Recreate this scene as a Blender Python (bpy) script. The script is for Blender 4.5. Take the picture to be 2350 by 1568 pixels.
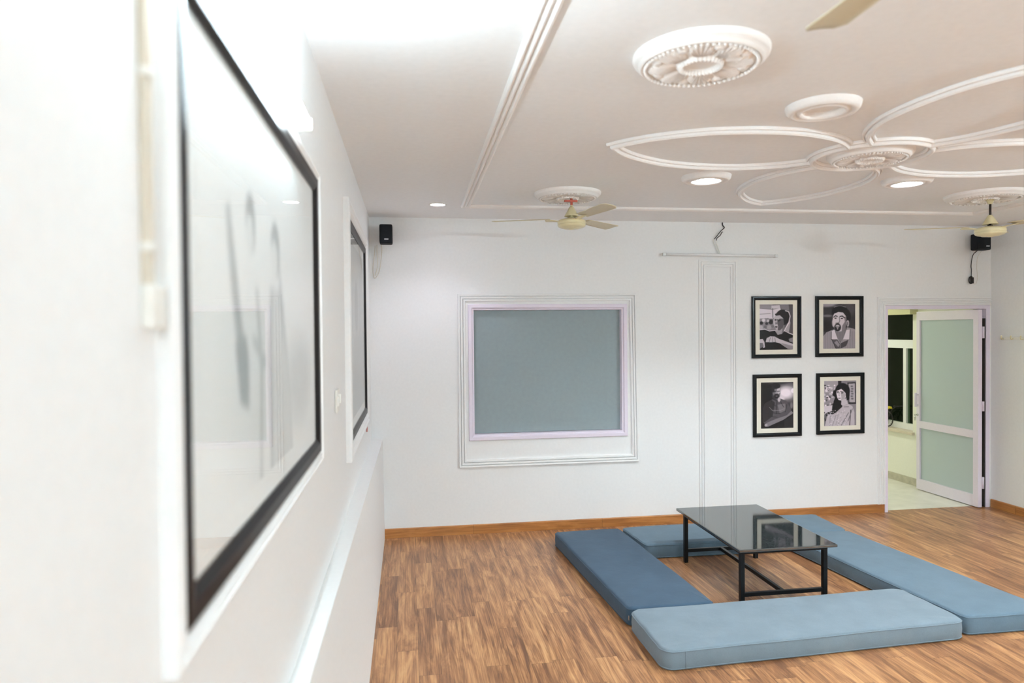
import bpy, math, random
import numpy as np
from mathutils import Vector, Matrix

scene = bpy.context.scene
for o in list(bpy.data.objects):
    bpy.data.objects.remove(o)
COL = scene.collection

# ------------------------------------------------------------------ camera
F_PX, YAW, PITCH, ROLL = 1586.63, 0.148449, -0.016251, -0.008756
CAM = Vector((0.3391, -6.3329, 1.8742))
cy, sy, cp, sp = math.cos(YAW), math.sin(YAW), math.cos(PITCH), math.sin(PITCH)
fw = Vector((sy * cp, cy * cp, sp))
rt = Vector((cy, -sy, 0))
up = rt.cross(fw)
cr, sr = math.cos(ROLL), math.sin(ROLL)
rt, up = cr * rt + sr * up, -sr * rt + cr * up
cam_data = bpy.data.cameras.new('camera')
cam_data.sensor_width = 36.0
cam_data.lens = F_PX / 2350 * 36.0
cam_data.clip_start = 0.05
cam_data.dof.use_dof = True
cam_data.dof.focus_distance = 5.6
cam_data.dof.aperture_fstop = 1.7
cam = bpy.data.objects.new('camera', cam_data)
COL.objects.link(cam)
m = Matrix.Identity(4)
for i in range(3):
    m[i][0], m[i][1], m[i][2], m[i][3] = rt[i], up[i], -fw[i], CAM[i]
cam.matrix_world = m
scene.camera = cam

# ------------------------------------------------------------------ world, exposure, light levels
world = bpy.data.worlds.new('night')
world.use_nodes = True
world.node_tree.nodes['Background'].inputs[0].default_value = (0.010, 0.016, 0.008, 1)
world.node_tree.nodes['Background'].inputs[1].default_value = 1.0
scene.world = world
scene.view_settings.view_transform = 'Standard'
scene.view_settings.look = 'None'
scene.view_settings.exposure = 2.12
scene.view_settings.gamma = 1.0
scene.view_settings.use_curve_mapping = False
scene.cycles.max_bounces = 14
scene.cycles.diffuse_bounces = 8
scene.cycles.glossy_bounces = 6
scene.cycles.transparent_max_bounces = 12
scene.cycles.sample_clamp_indirect = 6.0
scene.cycles.use_denoising = True
TUBE_POWER = 36.0          # emission of the lit tube lights
TUBE_POWER_RIGHT = 240.0
TUBE_POWER_FILL = 170.0  # fill tube added out of view at the rear
SPOT_WATTS = 24.0
DOWNLIGHT_POWER = 14.0
CORRIDOR_POWER = 11.0

# ------------------------------------------------------------------ dimensions
H = 2.9
XR = 6.29
YB = -9.6
rnd = random.Random(7)

# ------------------------------------------------------------------ materials
def nt_new(name):
    mt = bpy.data.materials.new(name)
    mt.use_nodes = True
    nt = mt.node_tree
    return mt, nt, nt.nodes['Principled BSDF']

def node(nt, typ, **kw):
    n = nt.nodes.new(typ)
    for k, v in kw.items():
        if k.startswith('i_'):
            key = k[2:]
            key = int(key) if key.isdigit() else key
            n.inputs[key].default_value = v
        else:
            setattr(n, k, v)
    return n

def math_n(nt, op, a, b=None):
    n = nt.nodes.new('ShaderNodeMath'); n.operation = op
    for i, v in enumerate((a, b)):
        if v is None: continue
        if isinstance(v, (int, float)): n.inputs[i].default_value = v
        else: nt.links.new(v, n.inputs[i])
    return n.outputs[0]

def ramp(nt, fac, stops):
    r = nt.nodes.new('ShaderNodeValToRGB')
    el = r.color_ramp.elements
    while len(el) < len(stops): el.new(0.5)
    for e, (p, c) in zip(el, stops):
        e.position = p; e.color = (*c, 1)
    nt.links.new(fac, r.inputs[0])
    return r.outputs[0]

def plain(name, col, rough=0.5, metal=0.0, spec=0.5, bump=0.0, bscale=60.0, var=0.0, coat=0.0):
    mt, nt, b = nt_new(name)
    b.inputs['Base Color'].default_value = (*col, 1)
    b.inputs['Roughness'].default_value = rough
    b.inputs['Metallic'].default_value = metal
    b.inputs['Specular IOR Level'].default_value = spec
    b.inputs['Coat Weight'].default_value = coat
    geo = node(nt, 'ShaderNodeTexCoord')
    no = node(nt, 'ShaderNodeTexNoise', i_Scale=bscale, i_Detail=4.0)
    nt.links.new(geo.outputs['Object'], no.inputs['Vector'])
    v = max(var, 0.02)
    c = ramp(nt, no.outputs['Fac'], [(0.25, tuple(x * (1 - v) for x in col)), (0.75, tuple(min(1, x * (1 + v)) for x in col))])
    nt.links.new(c, b.inputs['Base Color'])
    if bump:
        bp = node(nt, 'ShaderNodeBump', i_Strength=bump, i_Distance=0.002)
        nt.links.new(no.outputs['Fac'], bp.inputs['Height'])
        nt.links.new(bp.outputs[0], b.inputs['Normal'])
    return mt

def emissive(name, col, strength):
    mt = bpy.data.materials.new(name); mt.use_nodes = True
    nt = mt.node_tree; nt.nodes.clear()
    e = node(nt, 'ShaderNodeEmission'); e.inputs[0].default_value = (*col, 1); e.inputs[1].default_value = strength
    o = node(nt, 'ShaderNodeOutputMaterial')
    nt.links.new(e.outputs[0], o.inputs[0])
    return mt

def glass_pane(name, tint=(0.96, 0.985, 0.975), ior=1.5, extra=0.5):
    """thin sheet of glass: clear where you look through it, mirror-like at a slant"""
    mt = bpy.data.materials.new(name); mt.use_nodes = True
    nt = mt.node_tree; nt.nodes.clear()
    lw = node(nt, 'ShaderNodeLayerWeight', i_Blend=0.5)
    r0 = ((ior - 1) / (ior + 1)) ** 2
    k = math_n(nt, 'MULTIPLY', math_n(nt, 'POWER', lw.outputs['Facing'], 5.0), 1 - r0)
    k = math_n(nt, 'MULTIPLY', math_n(nt, 'ADD', k, r0), extra)
    k = math_n(nt, 'MINIMUM', k, 1.0)
    tr = node(nt, 'ShaderNodeBsdfTransparent'); tr.inputs[0].default_value = (*tint, 1)
    gl = node(nt, 'ShaderNodeBsdfGlossy'); gl.inputs['Roughness'].default_value = 0.015
    mx = node(nt, 'ShaderNodeMixShader')
    nt.links.new(k, mx.inputs[0]); nt.links.new(tr.outputs[0], mx.inputs[1]); nt.links.new(gl.outputs[0], mx.inputs[2])
    o = node(nt, 'ShaderNodeOutputMaterial'); nt.links.new(mx.outputs[0], o.inputs[0])
    return mt

def print_mat(name):
    mt, nt, b = nt_new(name)
    a = node(nt, 'ShaderNodeVertexColor', layer_name='Col')
    nt.links.new(a.outputs[0], b.inputs['Base Color'])
    b.inputs['Roughness'].default_value = 0.5
    b.inputs['Specular IOR Level'].default_value = 0.08
    return mt

def plank_mat(name, w, L, along, tones, grain=1.0, rough=0.34, seam=0.55):
    """laminate: planks of width w, length L; along = 'x' or 'y'"""
    mt, nt, b = nt_new(name)
    tc = node(nt, 'ShaderNodeTexCoord')
    sx = node(nt, 'ShaderNodeSeparateXYZ'); nt.links.new(tc.outputs['Object'], sx.inputs[0])
    u, v = (sx.outputs[0], sx.outputs[1]) if along == 'y' else (sx.outputs[1], sx.outputs[0])
    if along == 'xz': u, v = sx.outputs[2], sx.outputs[0]
    if along == 'yz': u, v = sx.outputs[2], sx.outputs[1]
    ru = math_n(nt, 'DIVIDE', u, w)
    row = math_n(nt, 'FLOOR', ru)
    wn = node(nt, 'ShaderNodeTexWhiteNoise', noise_dimensions='1D'); nt.links.new(row, wn.inputs['W'])
    off = math_n(nt, 'MULTIPLY', wn.outputs['Value'], 7.3)
    rv = math_n(nt, 'ADD', math_n(nt, 'DIVIDE', v, L), off)
    colm = math_n(nt, 'FLOOR', rv)
    cb = node(nt, 'ShaderNodeCombineXYZ'); nt.links.new(row, cb.inputs[0]); nt.links.new(colm, cb.inputs[1])
    w2 = node(nt, 'ShaderNodeTexWhiteNoise', noise_dimensions='3D'); nt.links.new(cb.outputs[0], w2.inputs['Vector'])
    # grain coordinates shifted per plank, stretched along it
    sh = math_n(nt, 'MULTIPLY', w2.outputs['Value'], 37.0)
    gc = node(nt, 'ShaderNodeCombineXYZ')
    nt.links.new(math_n(nt, 'ADD', math_n(nt, 'MULTIPLY', u, 15.0), sh), gc.inputs[0])
    nt.links.new(math_n(nt, 'MULTIPLY', v, 1.6), gc.inputs[1]); nt.links.new(sh, gc.inputs[2])
    n1 = node(nt, 'ShaderNodeTexNoise', i_Scale=1.0, i_Detail=7.0, i_Roughness=0.68, i_Distortion=1.3)
    nt.links.new(gc.outputs[0], n1.inputs['Vector'])
    gc2 = node(nt, 'ShaderNodeCombineXYZ')
    nt.links.new(math_n(nt, 'ADD', math_n(nt, 'MULTIPLY', u, 30.0), sh), gc2.inputs[0])
    nt.links.new(math_n(nt, 'MULTIPLY', v, 1.3), gc2.inputs[1]); nt.links.new(sh, gc2.inputs[2])
    n2 = node(nt, 'ShaderNodeTexWave', wave_type='BANDS', i_Scale=0.9, i_Distortion=9.0, i_Detail=3.0)
    n2.inputs['Detail Scale'].default_value = 0.9
    nt.links.new(gc2.outputs[0], n2.inputs['Vector'])
    mixv = math_n(nt, 'ADD', math_n(nt, 'MULTIPLY', n1.outputs['Fac'], 0.72), math_n(nt, 'MULTIPLY', n2.outputs['Fac'], 0.05 * grain))
    mixv = math_n(nt, 'ADD', mixv, math_n(nt, 'MULTIPLY', math_n(nt, 'SUBTRACT', w2.outputs['Value'], 0.5), 0.085))
    gc3 = node(nt, 'ShaderNodeCombineXYZ')
    nt.links.new(math_n(nt, 'ADD', math_n(nt, 'MULTIPLY', u, 75.0), sh), gc3.inputs[0])
    nt.links.new(math_n(nt, 'MULTIPLY', v, 2.6), gc3.inputs[1]); nt.links.new(sh, gc3.inputs[2])
    n3 = node(nt, 'ShaderNodeTexNoise', i_Scale=1.0, i_Detail=3.0, i_Roughness=0.5, i_Distortion=0.6)
    nt.links.new(gc3.outputs[0], n3.inputs['Vector'])
    mixv = math_n(nt, 'ADD', mixv, math_n(nt, 'MULTIPLY', math_n(nt, 'SUBTRACT', n3.outputs['Fac'], 0.5), 0.30))
    c = ramp(nt, mixv, tones)
    # seams
    fu = math_n(nt, 'FRACT', ru); fv = math_n(nt, 'FRACT', rv)
    eu = math_n(nt, 'MINIMUM', fu, math_n(nt, 'SUBTRACT', 1.0, fu))
    ev = math_n(nt, 'MINIMUM', fv, math_n(nt, 'SUBTRACT', 1.0, fv))
    s = math_n(nt, 'MAXIMUM', math_n(nt, 'LESS_THAN', eu, 0.0009 / w), math_n(nt, 'LESS_THAN', ev, 0.0013 / L))
    mx = node(nt, 'ShaderNodeMix', data_type='RGBA')
    nt.links.new(math_n(nt, 'MULTIPLY', s, seam), mx.inputs[0]); nt.links.new(c, mx.inputs[6])
    mx.inputs[7].default_value = (0.05, 0.025, 0.012, 1)
    nt.links.new(mx.outputs[2], b.inputs['Base Color'])
    b.inputs['Roughness'].default_value = rough
    bp = node(nt, 'ShaderNodeBump', i_Strength=0.12, i_Distance=0.001)
    nt.links.new(n1.outputs['Fac'], bp.inputs['Height']); nt.links.new(bp.outputs[0], b.inputs['Normal'])
    return mt

def fabric(name, col):
    mt, nt, b = nt_new(name)
    tc = node(nt, 'ShaderNodeTexCoord')
    no = node(nt, 'ShaderNodeTexNoise', i_Scale=420.0, i_Detail=3.0)
    n2 = node(nt, 'ShaderNodeTexNoise', i_Scale=7.0, i_Detail=4.0)
    nt.links.new(tc.outputs['Object'], no.inputs['Vector']); nt.links.new(tc.outputs['Object'], n2.inputs['Vector'])
    f = math_n(nt, 'ADD', math_n(nt, 'MULTIPLY', no.outputs['Fac'], 0.6), math_n(nt, 'MULTIPLY', n2.outputs['Fac'], 0.4))
    c = ramp(nt, f, [(0.3, tuple(x * 0.84 for x in col)), (0.7, tuple(x * 1.14 for x in col))])
    nt.links.new(c, b.inputs['Base Color'])
    b.inputs['Roughness'].default_value = 0.9
    b.inputs['Specular IOR Level'].default_value = 0.15
    b.inputs['Sheen Weight'].default_value = 0.12
    b.inputs['Sheen Roughness'].default_value = 0.5
    wv = node(nt, 'ShaderNodeTexNoise', i_Scale=22.0, i_Detail=3.0)
    nt.links.new(tc.outputs['Object'], wv.inputs['Vector'])
    bp = node(nt, 'ShaderNodeBump', i_Strength=0.25, i_Distance=0.006)
    hh = math_n(nt, 'ADD', wv.outputs['Fac'], math_n(nt, 'MULTIPLY', no.outputs['Fac'], 0.08))
    nt.links.new(hh, bp.inputs['Height']); nt.links.new(bp.outputs[0], b.inputs['Normal'])
    return mt

def granite(name):
    mt, nt, b = nt_new(name)
    tc = node(nt, 'ShaderNodeTexCoord')
    vo = node(nt, 'ShaderNodeTexVoronoi', i_Scale=160.0)
    no = node(nt, 'ShaderNodeTexNoise', i_Scale=90.0, i_Detail=5.0)
    nt.links.new(tc.outputs['Object'], vo.inputs['Vector']); nt.links.new(tc.outputs['Object'], no.inputs['Vector'])
    c = ramp(nt, no.outputs['Fac'], [(0.35, (0.006, 0.009, 0.010)), (0.6, (0.030, 0.038, 0.040)), (0.78, (0.11, 0.125, 0.125))])
    nt.links.new(c, b.inputs['Base Color'])
    b.inputs['Roughness'].default_value = 0.05
    b.inputs['IOR'].default_value = 2.4
    return mt

WHITE = (0.80, 0.808, 0.805)
M = {}
M['wall'] = plain('white wall paint', WHITE, 0.55, spec=0.3, bump=0.05, bscale=45, var=0.012)
M['ceiling'] = plain('white ceiling paint', (0.875, 0.89, 0.90), 0.7, spec=0.2, bump=0.03, bscale=30, var=0.012)
M['plaster'] = plain('white plaster ornament', (0.88, 0.865, 0.85), 0.55, spec=0.3, var=0.01)
M['moulding'] = plain('white moulding paint', (0.81, 0.815, 0.81), 0.45, spec=0.4, var=0.012)
M['floor'] = plank_mat('brown laminate planks', 0.125, 0.92, 'y',
    [(0.26, (0.170, 0.074, 0.034)), (0.38, (0.345, 0.160, 0.068)), (0.49, (0.545, 0.285, 0.125)), (0.64, (0.690, 0.420, 0.200))])
SK = [(0.25, (0.26, 0.10, 0.028)), (0.45, (0.44, 0.185, 0.052)), (0.65, (0.62, 0.31, 0.105))]
M['skirting'] = plank_mat('orange brown skirting wood', 0.5, 1.22, 'xz', SK, rough=0.35, seam=0.8)
M['skirting_side'] = plank_mat('orange brown skirting wood side', 0.5, 1.22, 'yz', SK, rough=0.35, seam=0.8)
M['lilac'] = plain('lilac white powder coat', (0.76, 0.70, 0.80), 0.35, spec=0.5, var=0.01)
M['board'] = plain('grey blue window film', (0.265, 0.325, 0.340), 0.42, spec=0.4, bump=0.25, bscale=28, var=0.04)
M['frost'] = plain('frosted green grey glass', (0.46, 0.54, 0.55), 0.28, spec=0.5, bump=0.1, bscale=200, var=0.03)
M['black_frame'] = plain('black frame lacquer', (0.008, 0.010, 0.011), 0.25, spec=0.18)
M['brown_frame'] = plain('dark brown black frame', (0.010, 0.008, 0.008), 0.35, spec=0.16)
M['mat'] = plain('cream picture mat', (0.86, 0.82, 0.71), 0.8)
M['mat_white'] = plain('white picture mat', (0.93, 0.945, 0.94), 0.8)
M['print'] = print_mat('printed photograph')
M['glass'] = glass_pane('picture glass', tint=(0.985, 0.985, 0.985), extra=0.5)
M['glass_big'] = glass_pane('large picture glass', tint=(0.992, 0.995, 0.992), ior=1.5, extra=0.6)
M['glass_dark'] = glass_pane('night window glass', tint=(0.6, 0.7, 0.6))
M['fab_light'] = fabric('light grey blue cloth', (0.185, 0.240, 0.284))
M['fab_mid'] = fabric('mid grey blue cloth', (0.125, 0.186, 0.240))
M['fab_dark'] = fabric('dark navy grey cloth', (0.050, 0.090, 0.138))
M['granite'] = granite('black granite')
M['steel_black'] = plain('black painted steel', (0.006, 0.007, 0.008), 0.35, spec=0.25)
M['cream_metal'] = plain('cream fan enamel', (0.72, 0.65, 0.40), 0.3, spec=0.5, coat=0.3)
M['cream_blade'] = plain('cream fan blade', (0.66, 0.60, 0.43), 0.4, spec=0.5)
M['dark_metal'] = plain('dark bare metal', (0.05, 0.04, 0.035), 0.45, metal=0.7)
M['red_tape'] = plain('red insulating tape', (0.55, 0.12, 0.08), 0.5)
M['black_plastic'] = plain('black speaker plastic', (0.008, 0.010, 0.013), 0.6, spec=0.2, bump=0.4, bscale=300)
M['badge'] = plain('silver badge', (0.75, 0.76, 0.78), 0.35)
M['black_wire'] = plain('black wire', (0.015, 0.013, 0.012), 0.5)
M['white_plastic'] = plain('off white plastic', (0.78, 0.77, 0.72), 0.35)
M['beige_wire'] = plain('beige wire', (0.62, 0.56, 0.46), 0.5)
M['tube_off'] = plain('unlit white tube', (0.82, 0.83, 0.83), 0.12, spec=0.6)
M['tube_cap'] = plain('aluminium tube cap', (0.55, 0.54, 0.52), 0.4, metal=0.6)
M['batten'] = plain('grey white batten', (0.66, 0.655, 0.63), 0.35)
M['tube_on'] = emissive('lit tube light', (0.80, 0.985, 1.075), TUBE_POWER)
M['tube_on_right'] = emissive('lit tube light right', (0.80, 0.985, 1.075), TUBE_POWER_RIGHT)
M['tube_fill_rear'] = emissive('added fill tube at the rear', (0.80, 0.985, 1.075), TUBE_POWER_FILL)
M['down_on'] = emissive('lit downlight', (0.90, 0.97, 1.0), DOWNLIGHT_POWER)
M['down_lilac'] = emissive('lit lilac downlight', (0.88, 0.86, 1.0), DOWNLIGHT_POWER)
M['corridor_on'] = emissive('corridor lamp', (0.97, 1.0, 0.90), CORRIDOR_POWER)
M['corridor_wall'] = plain('pale yellow corridor paint', (0.82, 0.82, 0.72), 0.6, spec=0.3)
M['corridor_floor'] = plain('cream marble corridor floor', (0.74, 0.73, 0.64), 0.25, bscale=6, var=0.08)
M['marble_skirt'] = plain('beige marble tile', (0.50, 0.47, 0.37), 0.3, bscale=18, var=0.18)
M['sill'] = plain('beige stone sill', (0.66, 0.58, 0.45), 0.35, bscale=14, var=0.06)
M['win_white'] = plain('pale window frame paint', (0.80, 0.81, 0.80), 0.4)
M['pelmet'] = plain('olive cream pelmet', (0.62, 0.60, 0.36), 0.6)
M['night'] = plain('dark night foliage', (0.010, 0.018, 0.008), 0.9, bscale=5, var=0.4)
M['yellow'] = plain('yellow petals', (0.75, 0.62, 0.04), 0.6)
M['steel'] = plain('bright steel', (0.6, 0.6, 0.6), 0.25, metal=1.0)
M['gap_shade'] = plain('grey brown gap shade', (0.06, 0.055, 0.05), 0.7, spec=0.3)  # shade of the door gap put into the colour
M['red'] = plain('faded red plastic', (0.55, 0.24, 0.22), 0.5)

# ------------------------------------------------------------------ mesh helpers
class MB:
    def __init__(self):
        self.v, self.f, self.s = [], [], []
    def quad_add(self, vs, fs, smooth=False):
        n = len(self.v)
        self.v += [tuple(x) for x in vs]
        self.f += [tuple(i + n for i in f) for f in fs]
        self.s += [smooth] * len(fs)
        return self
    def box(self, x0, x1, y0, y1, z0, z1):
        vs = [(x, y, z) for x in (x0, x1) for y in (y0, y1) for z in (z0, z1)]
        fs = [(0, 1, 3, 2), (4, 6, 7, 5), (0, 4, 5, 1), (2, 3, 7, 6), (0, 2, 6, 4), (1, 5, 7, 3)]
        return self.quad_add(vs, fs)
    def rbox(self, x0, x1, y0, y1, z0, z1, b=0.004):
        """box with chamfered edges"""
        import bmesh
        bm = bmesh.new()
        bmesh.ops.create_cube(bm, size=1)
        for v in bm.verts:
            v.co = Vector(((x0 + x1) / 2 + v.co.x * (x1 - x0), (y0 + y1) / 2 + v.co.y * (y1 - y0), (z0 + z1) / 2 + v.co.z * (z1 - z0)))
        bmesh.ops.bevel(bm, geom=bm.edges[:], offset=b, segments=2, profile=0.6, affect='EDGES')
        bm.verts.index_update()
        self.quad_add([v.co[:] for v in bm.verts], [[v.index for v in f.verts] for f in bm.faces])
        bm.free()
        return self
    def tube(self, pts, r, seg=8, closed=False, caps=True):
        pts = [Vector(p) for p in pts]
        n = len(pts)
        rr = r if isinstance(r, (list, tuple)) else [r] * n
        t0 = (pts[1] - pts[0]).normalized()
        a = Vector((0, 0, 1)) if abs(t0.z) < 0.9 else Vector((1, 0, 0))
        nrm = t0.cross(a).normalized()
        vs = []
        for i, p in enumerate(pts):
            if closed: t = (pts[(i + 1) % n] - pts[i - 1]).normalized()
            else: t = (pts[min(i + 1, n - 1)] - pts[max(i - 1, 0)]).normalized()
            nrm = (nrm - t * nrm.dot(t)).normalized()
            bn = t.cross(nrm)
            for k in range(seg):
                an = 2 * math.pi * k / seg
                vs.append(p + (nrm * math.cos(an) + bn * math.sin(an)) * rr[i])
        fs = []
        for i in range(n if closed else n - 1):
            j = (i + 1) % n
            for k in range(seg):
                k2 = (k + 1) % seg
                fs.append((i * seg + k, i * seg + k2, j * seg + k2, j * seg + k))
        if not closed and caps:
            fs.append(tuple(range(seg))[::-1]); fs.append(tuple((n - 1) * seg + k for k in range(seg)))
        return self.quad_add(vs, fs, True)
    def lathe(self, prof, c=(0, 0, 0), seg=48, axis='z'):
        vs, fs = [], []
        n = len(prof)
        for k in range(seg):
            an = 2 * math.pi * k / seg
            for r, z in prof:
                p = (r * math.cos(an), r * math.sin(an), z)
                if axis == 'y': p = (p[0], p[2], p[1])
                if axis == 'x': p = (p[2], p[0], p[1])
                vs.append((p[0] + c[0], p[1] + c[1], p[2] + c[2]))
        for k in range(seg):
            k2 = (k + 1) % seg
            for i in range(n - 1):
                fs.append((k * n + i, k2 * n + i, k2 * n + i + 1, k * n + i + 1))
        return self.quad_add(vs, fs, True)
    def sphere(self, c, r, seg=10, rings=6, sc=(1, 1, 1)):
        vs, fs = [], []
        for i in range(rings + 1):
            th = math.pi * i / rings
            for k in range(seg):
                an = 2 * math.pi * k / seg
                vs.append((c[0] + r * sc[0] * math.sin(th) * math.cos(an), c[1] + r * sc[1] * math.sin(th) * math.sin(an), c[2] + r * sc[2] * math.cos(th)))
        for i in range(rings):
            for k in range(seg):
                k2 = (k + 1) % seg
                fs.append((i * seg + k, (i + 1) * seg + k, (i + 1) * seg + k2, i * seg + k2))
        return self.quad_add(vs, fs, True)
    def sweep(self, path, prof, to3, closed, smooth=False):
        """path: 2-D points; prof: (u, h) with u to the left of the path; to3(a, b, h) -> xyz"""
        P = [Vector(p) for p in path]
        n = len(P); k = len(prof); vs, fs = [], []
        for i in range(n):
            if closed: d0, d1 = P[i] - P[i - 1], P[(i + 1) % n] - P[i]
            else:
                d1 = P[min(i + 1, n - 1)] - P[min(i, n - 2)]
                d0 = P[max(i, 1)] - P[max(i - 1, 0)]
            n0 = Vector((-d0.y, d0.x)).normalized(); n1 = Vector((-d1.y, d1.x)).normalized()
            mm = (n0 + n1).normalized()
            sc = 1 / max(0.35, mm.dot(n1))
            for u, h in prof:
                q = P[i] + mm * (u * sc)
                vs.append(to3(q.x, q.y, h))
        for i in range(n if closed else n - 1):
            j = (i + 1) % n
            for a in range(k - 1):
                fs.append((i * k + a, i * k + a + 1, j * k + a + 1, j * k + a))
        if not closed:
            fs.append(tuple(range(k))); fs.append(tuple((n - 1) * k + a for a in range(k))[::-1])
        return self.quad_add(vs, fs, smooth)
    def build(self, name, mat, parent=None, fix=True, loc=None):
        me = bpy.data.meshes.new(name)
        me.from_pydata(self.v, [], self.f)
        me.polygons.foreach_set('use_smooth', self.s)
        if fix:
            import bmesh
            bm = bmesh.new(); bm.from_mesh(me)
            bmesh.ops.recalc_face_normals(bm, faces=bm.faces[:])
            bm.to_mesh(me); bm.free()
        me.materials.append(M[mat] if isinstance(mat, str) else mat)
        o = bpy.data.objects.new(name, me)
        COL.objects.link(o)
        if parent is not None: o.parent = parent
        if loc is not None: o.location = loc
        return o

def tag(o, label, cat, group=None):
    o['label'] = label; o['category'] = cat
    if group: o['group'] = group
    return o

def struct(o):
    o['kind'] = 'structure'
    return o

def empty(name, loc=(0, 0, 0), rz=0.0):
    o = bpy.data.objects.new(name, None)
    o.empty_display_size = 0.1
    o.location = loc; o.rotation_euler = (0, 0, rz)
    COL.objects.link(o)
    return o

def copy_tree(o, parent=None):
    c = o.copy(); COL.objects.link(c)
    if parent is not None: c.parent = parent
    for ch in [x for x in bpy.data.objects if x.parent == o]:
        copy_tree(ch, c)
    return c

def catmull(pts, n=8):
    P = [Vector(p) for p in pts]
    P = [2 * P[0] - P[1]] + P + [2 * P[-1] - P[-2]]
    out = []
    for i in range(1, len(P) - 2):
        for k in range(n):
            t = k / n
            a, b, c, d = P[i - 1], P[i], P[i + 1], P[i + 2]
            out.append(0.5 * ((2 * b) + (c - a) * t + (2 * a - 5 * b + 4 * c - d) * t * t + (3 * b - a - 3 * c + d) * t ** 3))
    out.append(P[-2])
    return out

def on_back(a, b, h): return (a, -h, b)          # a = x, b = z, out of the back wall
def on_left(a, b, h): return (h, a, b)           # a = y, b = z, out of the left wall
def on_ceil(a, b, h): return (a, b, H - h)       # hanging under the ceiling

def ridges(w, n, h, base=0.004, r=0.8):
    """profile of n rounded ridges over width w, u from 0 to w"""
    prof = [(0, 0)]
    s = w / n
    if h < 0.018 or n == 3 and h > 0.021:      # flat fillets parted by grooves
        for k in range(n):
            g = 0.0045
            prof += [(k * s + 0.0005, h * 0.55), (k * s + 0.003, h), (k * s + s - g - 0.002, h * 0.9), (k * s + s - g, base), (k * s + s - 0.0008, base)]
        return prof + [(w, 0)]
    for k in range(n):
        for t in (0.0, 0.08, 0.22, 0.42, 0.62, 0.80, 0.94):
            hh = base + (h - base) * math.sin(math.pi * min(1, (t + 0.02) / 0.98)) ** r
            prof.append((k * s + t * s, hh))
    prof += [(w, base), (w, 0)]
    return prof

# ------------------------------------------------------------------ room shell
WX0, WX1, WZ0, WZ1 = 0.880, 2.390, 0.861, 2.115       # window hole in the back wall
DX0, DX1, DZ1 = 5.083, 6.272, 2.090                   # door hole
T = 0.15
b = MB()
b.box(-0.2, WX0, 0, T, 0, H); b.box(WX0, WX1, 0, T, 0, WZ0); b.box(WX0, WX1, 0, T, WZ1, H)
b.box(WX1, DX0, 0, T, 0, H); b.box(DX0, DX1, 0, T, DZ1, H); b.box(DX1, XR + 0.2, 0, T, 0, H)
struct(b.build('wall_back', 'wall'))
b = MB().box(-0.2, 0, YB, 0, 0, H)
# thicker lower part of the left wall with a ledge on top
LZ = 0.90
lo = [(-0.01, YB), (0.045, YB), (0.056, -4.4), (0.066, -3.5), (0.098, 0), (-0.01, 0)]
fl = [(-0.01, YB), (0.118, YB), (0.118, -4.4), (0.114, -3.5), (0.107, 0), (-0.01, 0)]
n = len(lo)
b.quad_add([(x, y, LZ) for x, y in lo] + [(x, y, 0) for x, y in fl],
           [tuple(range(n)), tuple(range(n, 2 * n))[::-1]] + [(i, (i + 1) % n, n + (i + 1) % n, n + i) for i in range(n)])
struct(b.build('wall_left', 'wall'))
struct(MB().box(XR, XR + 0.2, YB, 0, 0, H).build('wall_right', 'wall'))
struct(MB().box(-0.2, XR + 0.2, YB - 0.2, YB, 0, H).build('wall_rear', 'wall'))
struct(MB().box(-0.2, XR + 0.2, YB - 0.2, T, H, H + 0.15).build('ceiling', 'ceiling'))
struct(MB().box(-0.2, XR + 0.2, YB - 0.2, 0.06, -0.1, 0).build('floor', 'floor'))

def skirting(name, pts, to3, mat):
    bb = MB()
    prof = [(0, 0), (0, 0.012), (0.078, 0.012), (0.084, 0.009), (0.086, 0.0)]
    (a0, b0), (a1, b1) = pts
    bb.sweep([(a0, b0), (a1, b1)], prof, to3, False)
    return struct(bb.build(name, mat))
skirting('baseboard_back', [(0.107, 0.0), (DX0 - 0.01, 0.0)], on_back, 'skirting')
skirting('baseboard_right', [(YB, 0.0), (-0.012, 0.0)], lambda a, b_, h: (XR - h, a, b_), 'skirting_side')

# ceiling border moulding
bd = [(0.775, -0.625), (5.45, -0.70), (5.45, -4.75), (0.745, -4.75)]
struct(MB().sweep(bd[::-1], ridges(0.078, 3, 0.020), on_ceil, True).build('trim_1', 'plaster'))

# ------------------------------------------------------------------ window in the back wall
b = MB()
b.sweep([(0.786, 0.616), (2.500, 0.616), (2.480, 2.214), (0.786, 2.210)], ridges(0.072, 3, 0.022, r=0.6), on_back, True)
struct(b.build('trim_2', 'moulding'))
win = struct(empty('window_1', ((WX0 + WX1) / 2, 0.05, WZ0)))
ox, oz = -(WX0 + WX1) / 2, -WZ0
def rect_path(x0, x1, z0, z1): return [(x0, z0), (x1, z0), (x1, z1), (x0, z1)]
b = MB().sweep(rect_path(WX0 + ox, WX1 + ox, 0, WZ1 + oz),
               [(0, -0.05), (0, 0.062), (0.004, 0.066), (0.030, 0.066), (0.034, 0.062), (0.040, 0.052), (0.052, 0.050), (0.056, 0.0), (0.056, -0.05)], on_back, True)
b.build('window_frame', 'lilac', win)
# pane with slightly uneven edge of film
b = MB().box(0.93 + ox - .012, 2.335 + ox + .012, 0.0, 0.008, 0.932 + oz - .012, 2.064 + oz + .012)
b.build('glass_pane', 'board', win)

# narrow wall panel
b = MB().sweep([(3.108, 0.10), (3.108, 2.540), (3.502, 2.536), (3.502, 0.10)][::-1], ridges(0.072, 3, 0.013, base=0.002, r=0.5), on_back, False)
struct(b.build('trim_3', 'moulding'))
# door casing
b = MB().sweep([(6.282, 2.092), (DX0, 2.092), (DX0, 0.085)], [(-u, h) for u, h in ridges(0.085, 4, 0.015, base=0.003, r=0.5)], on_back, False)
struct(b.build('trim_4', 'moulding'))

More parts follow.
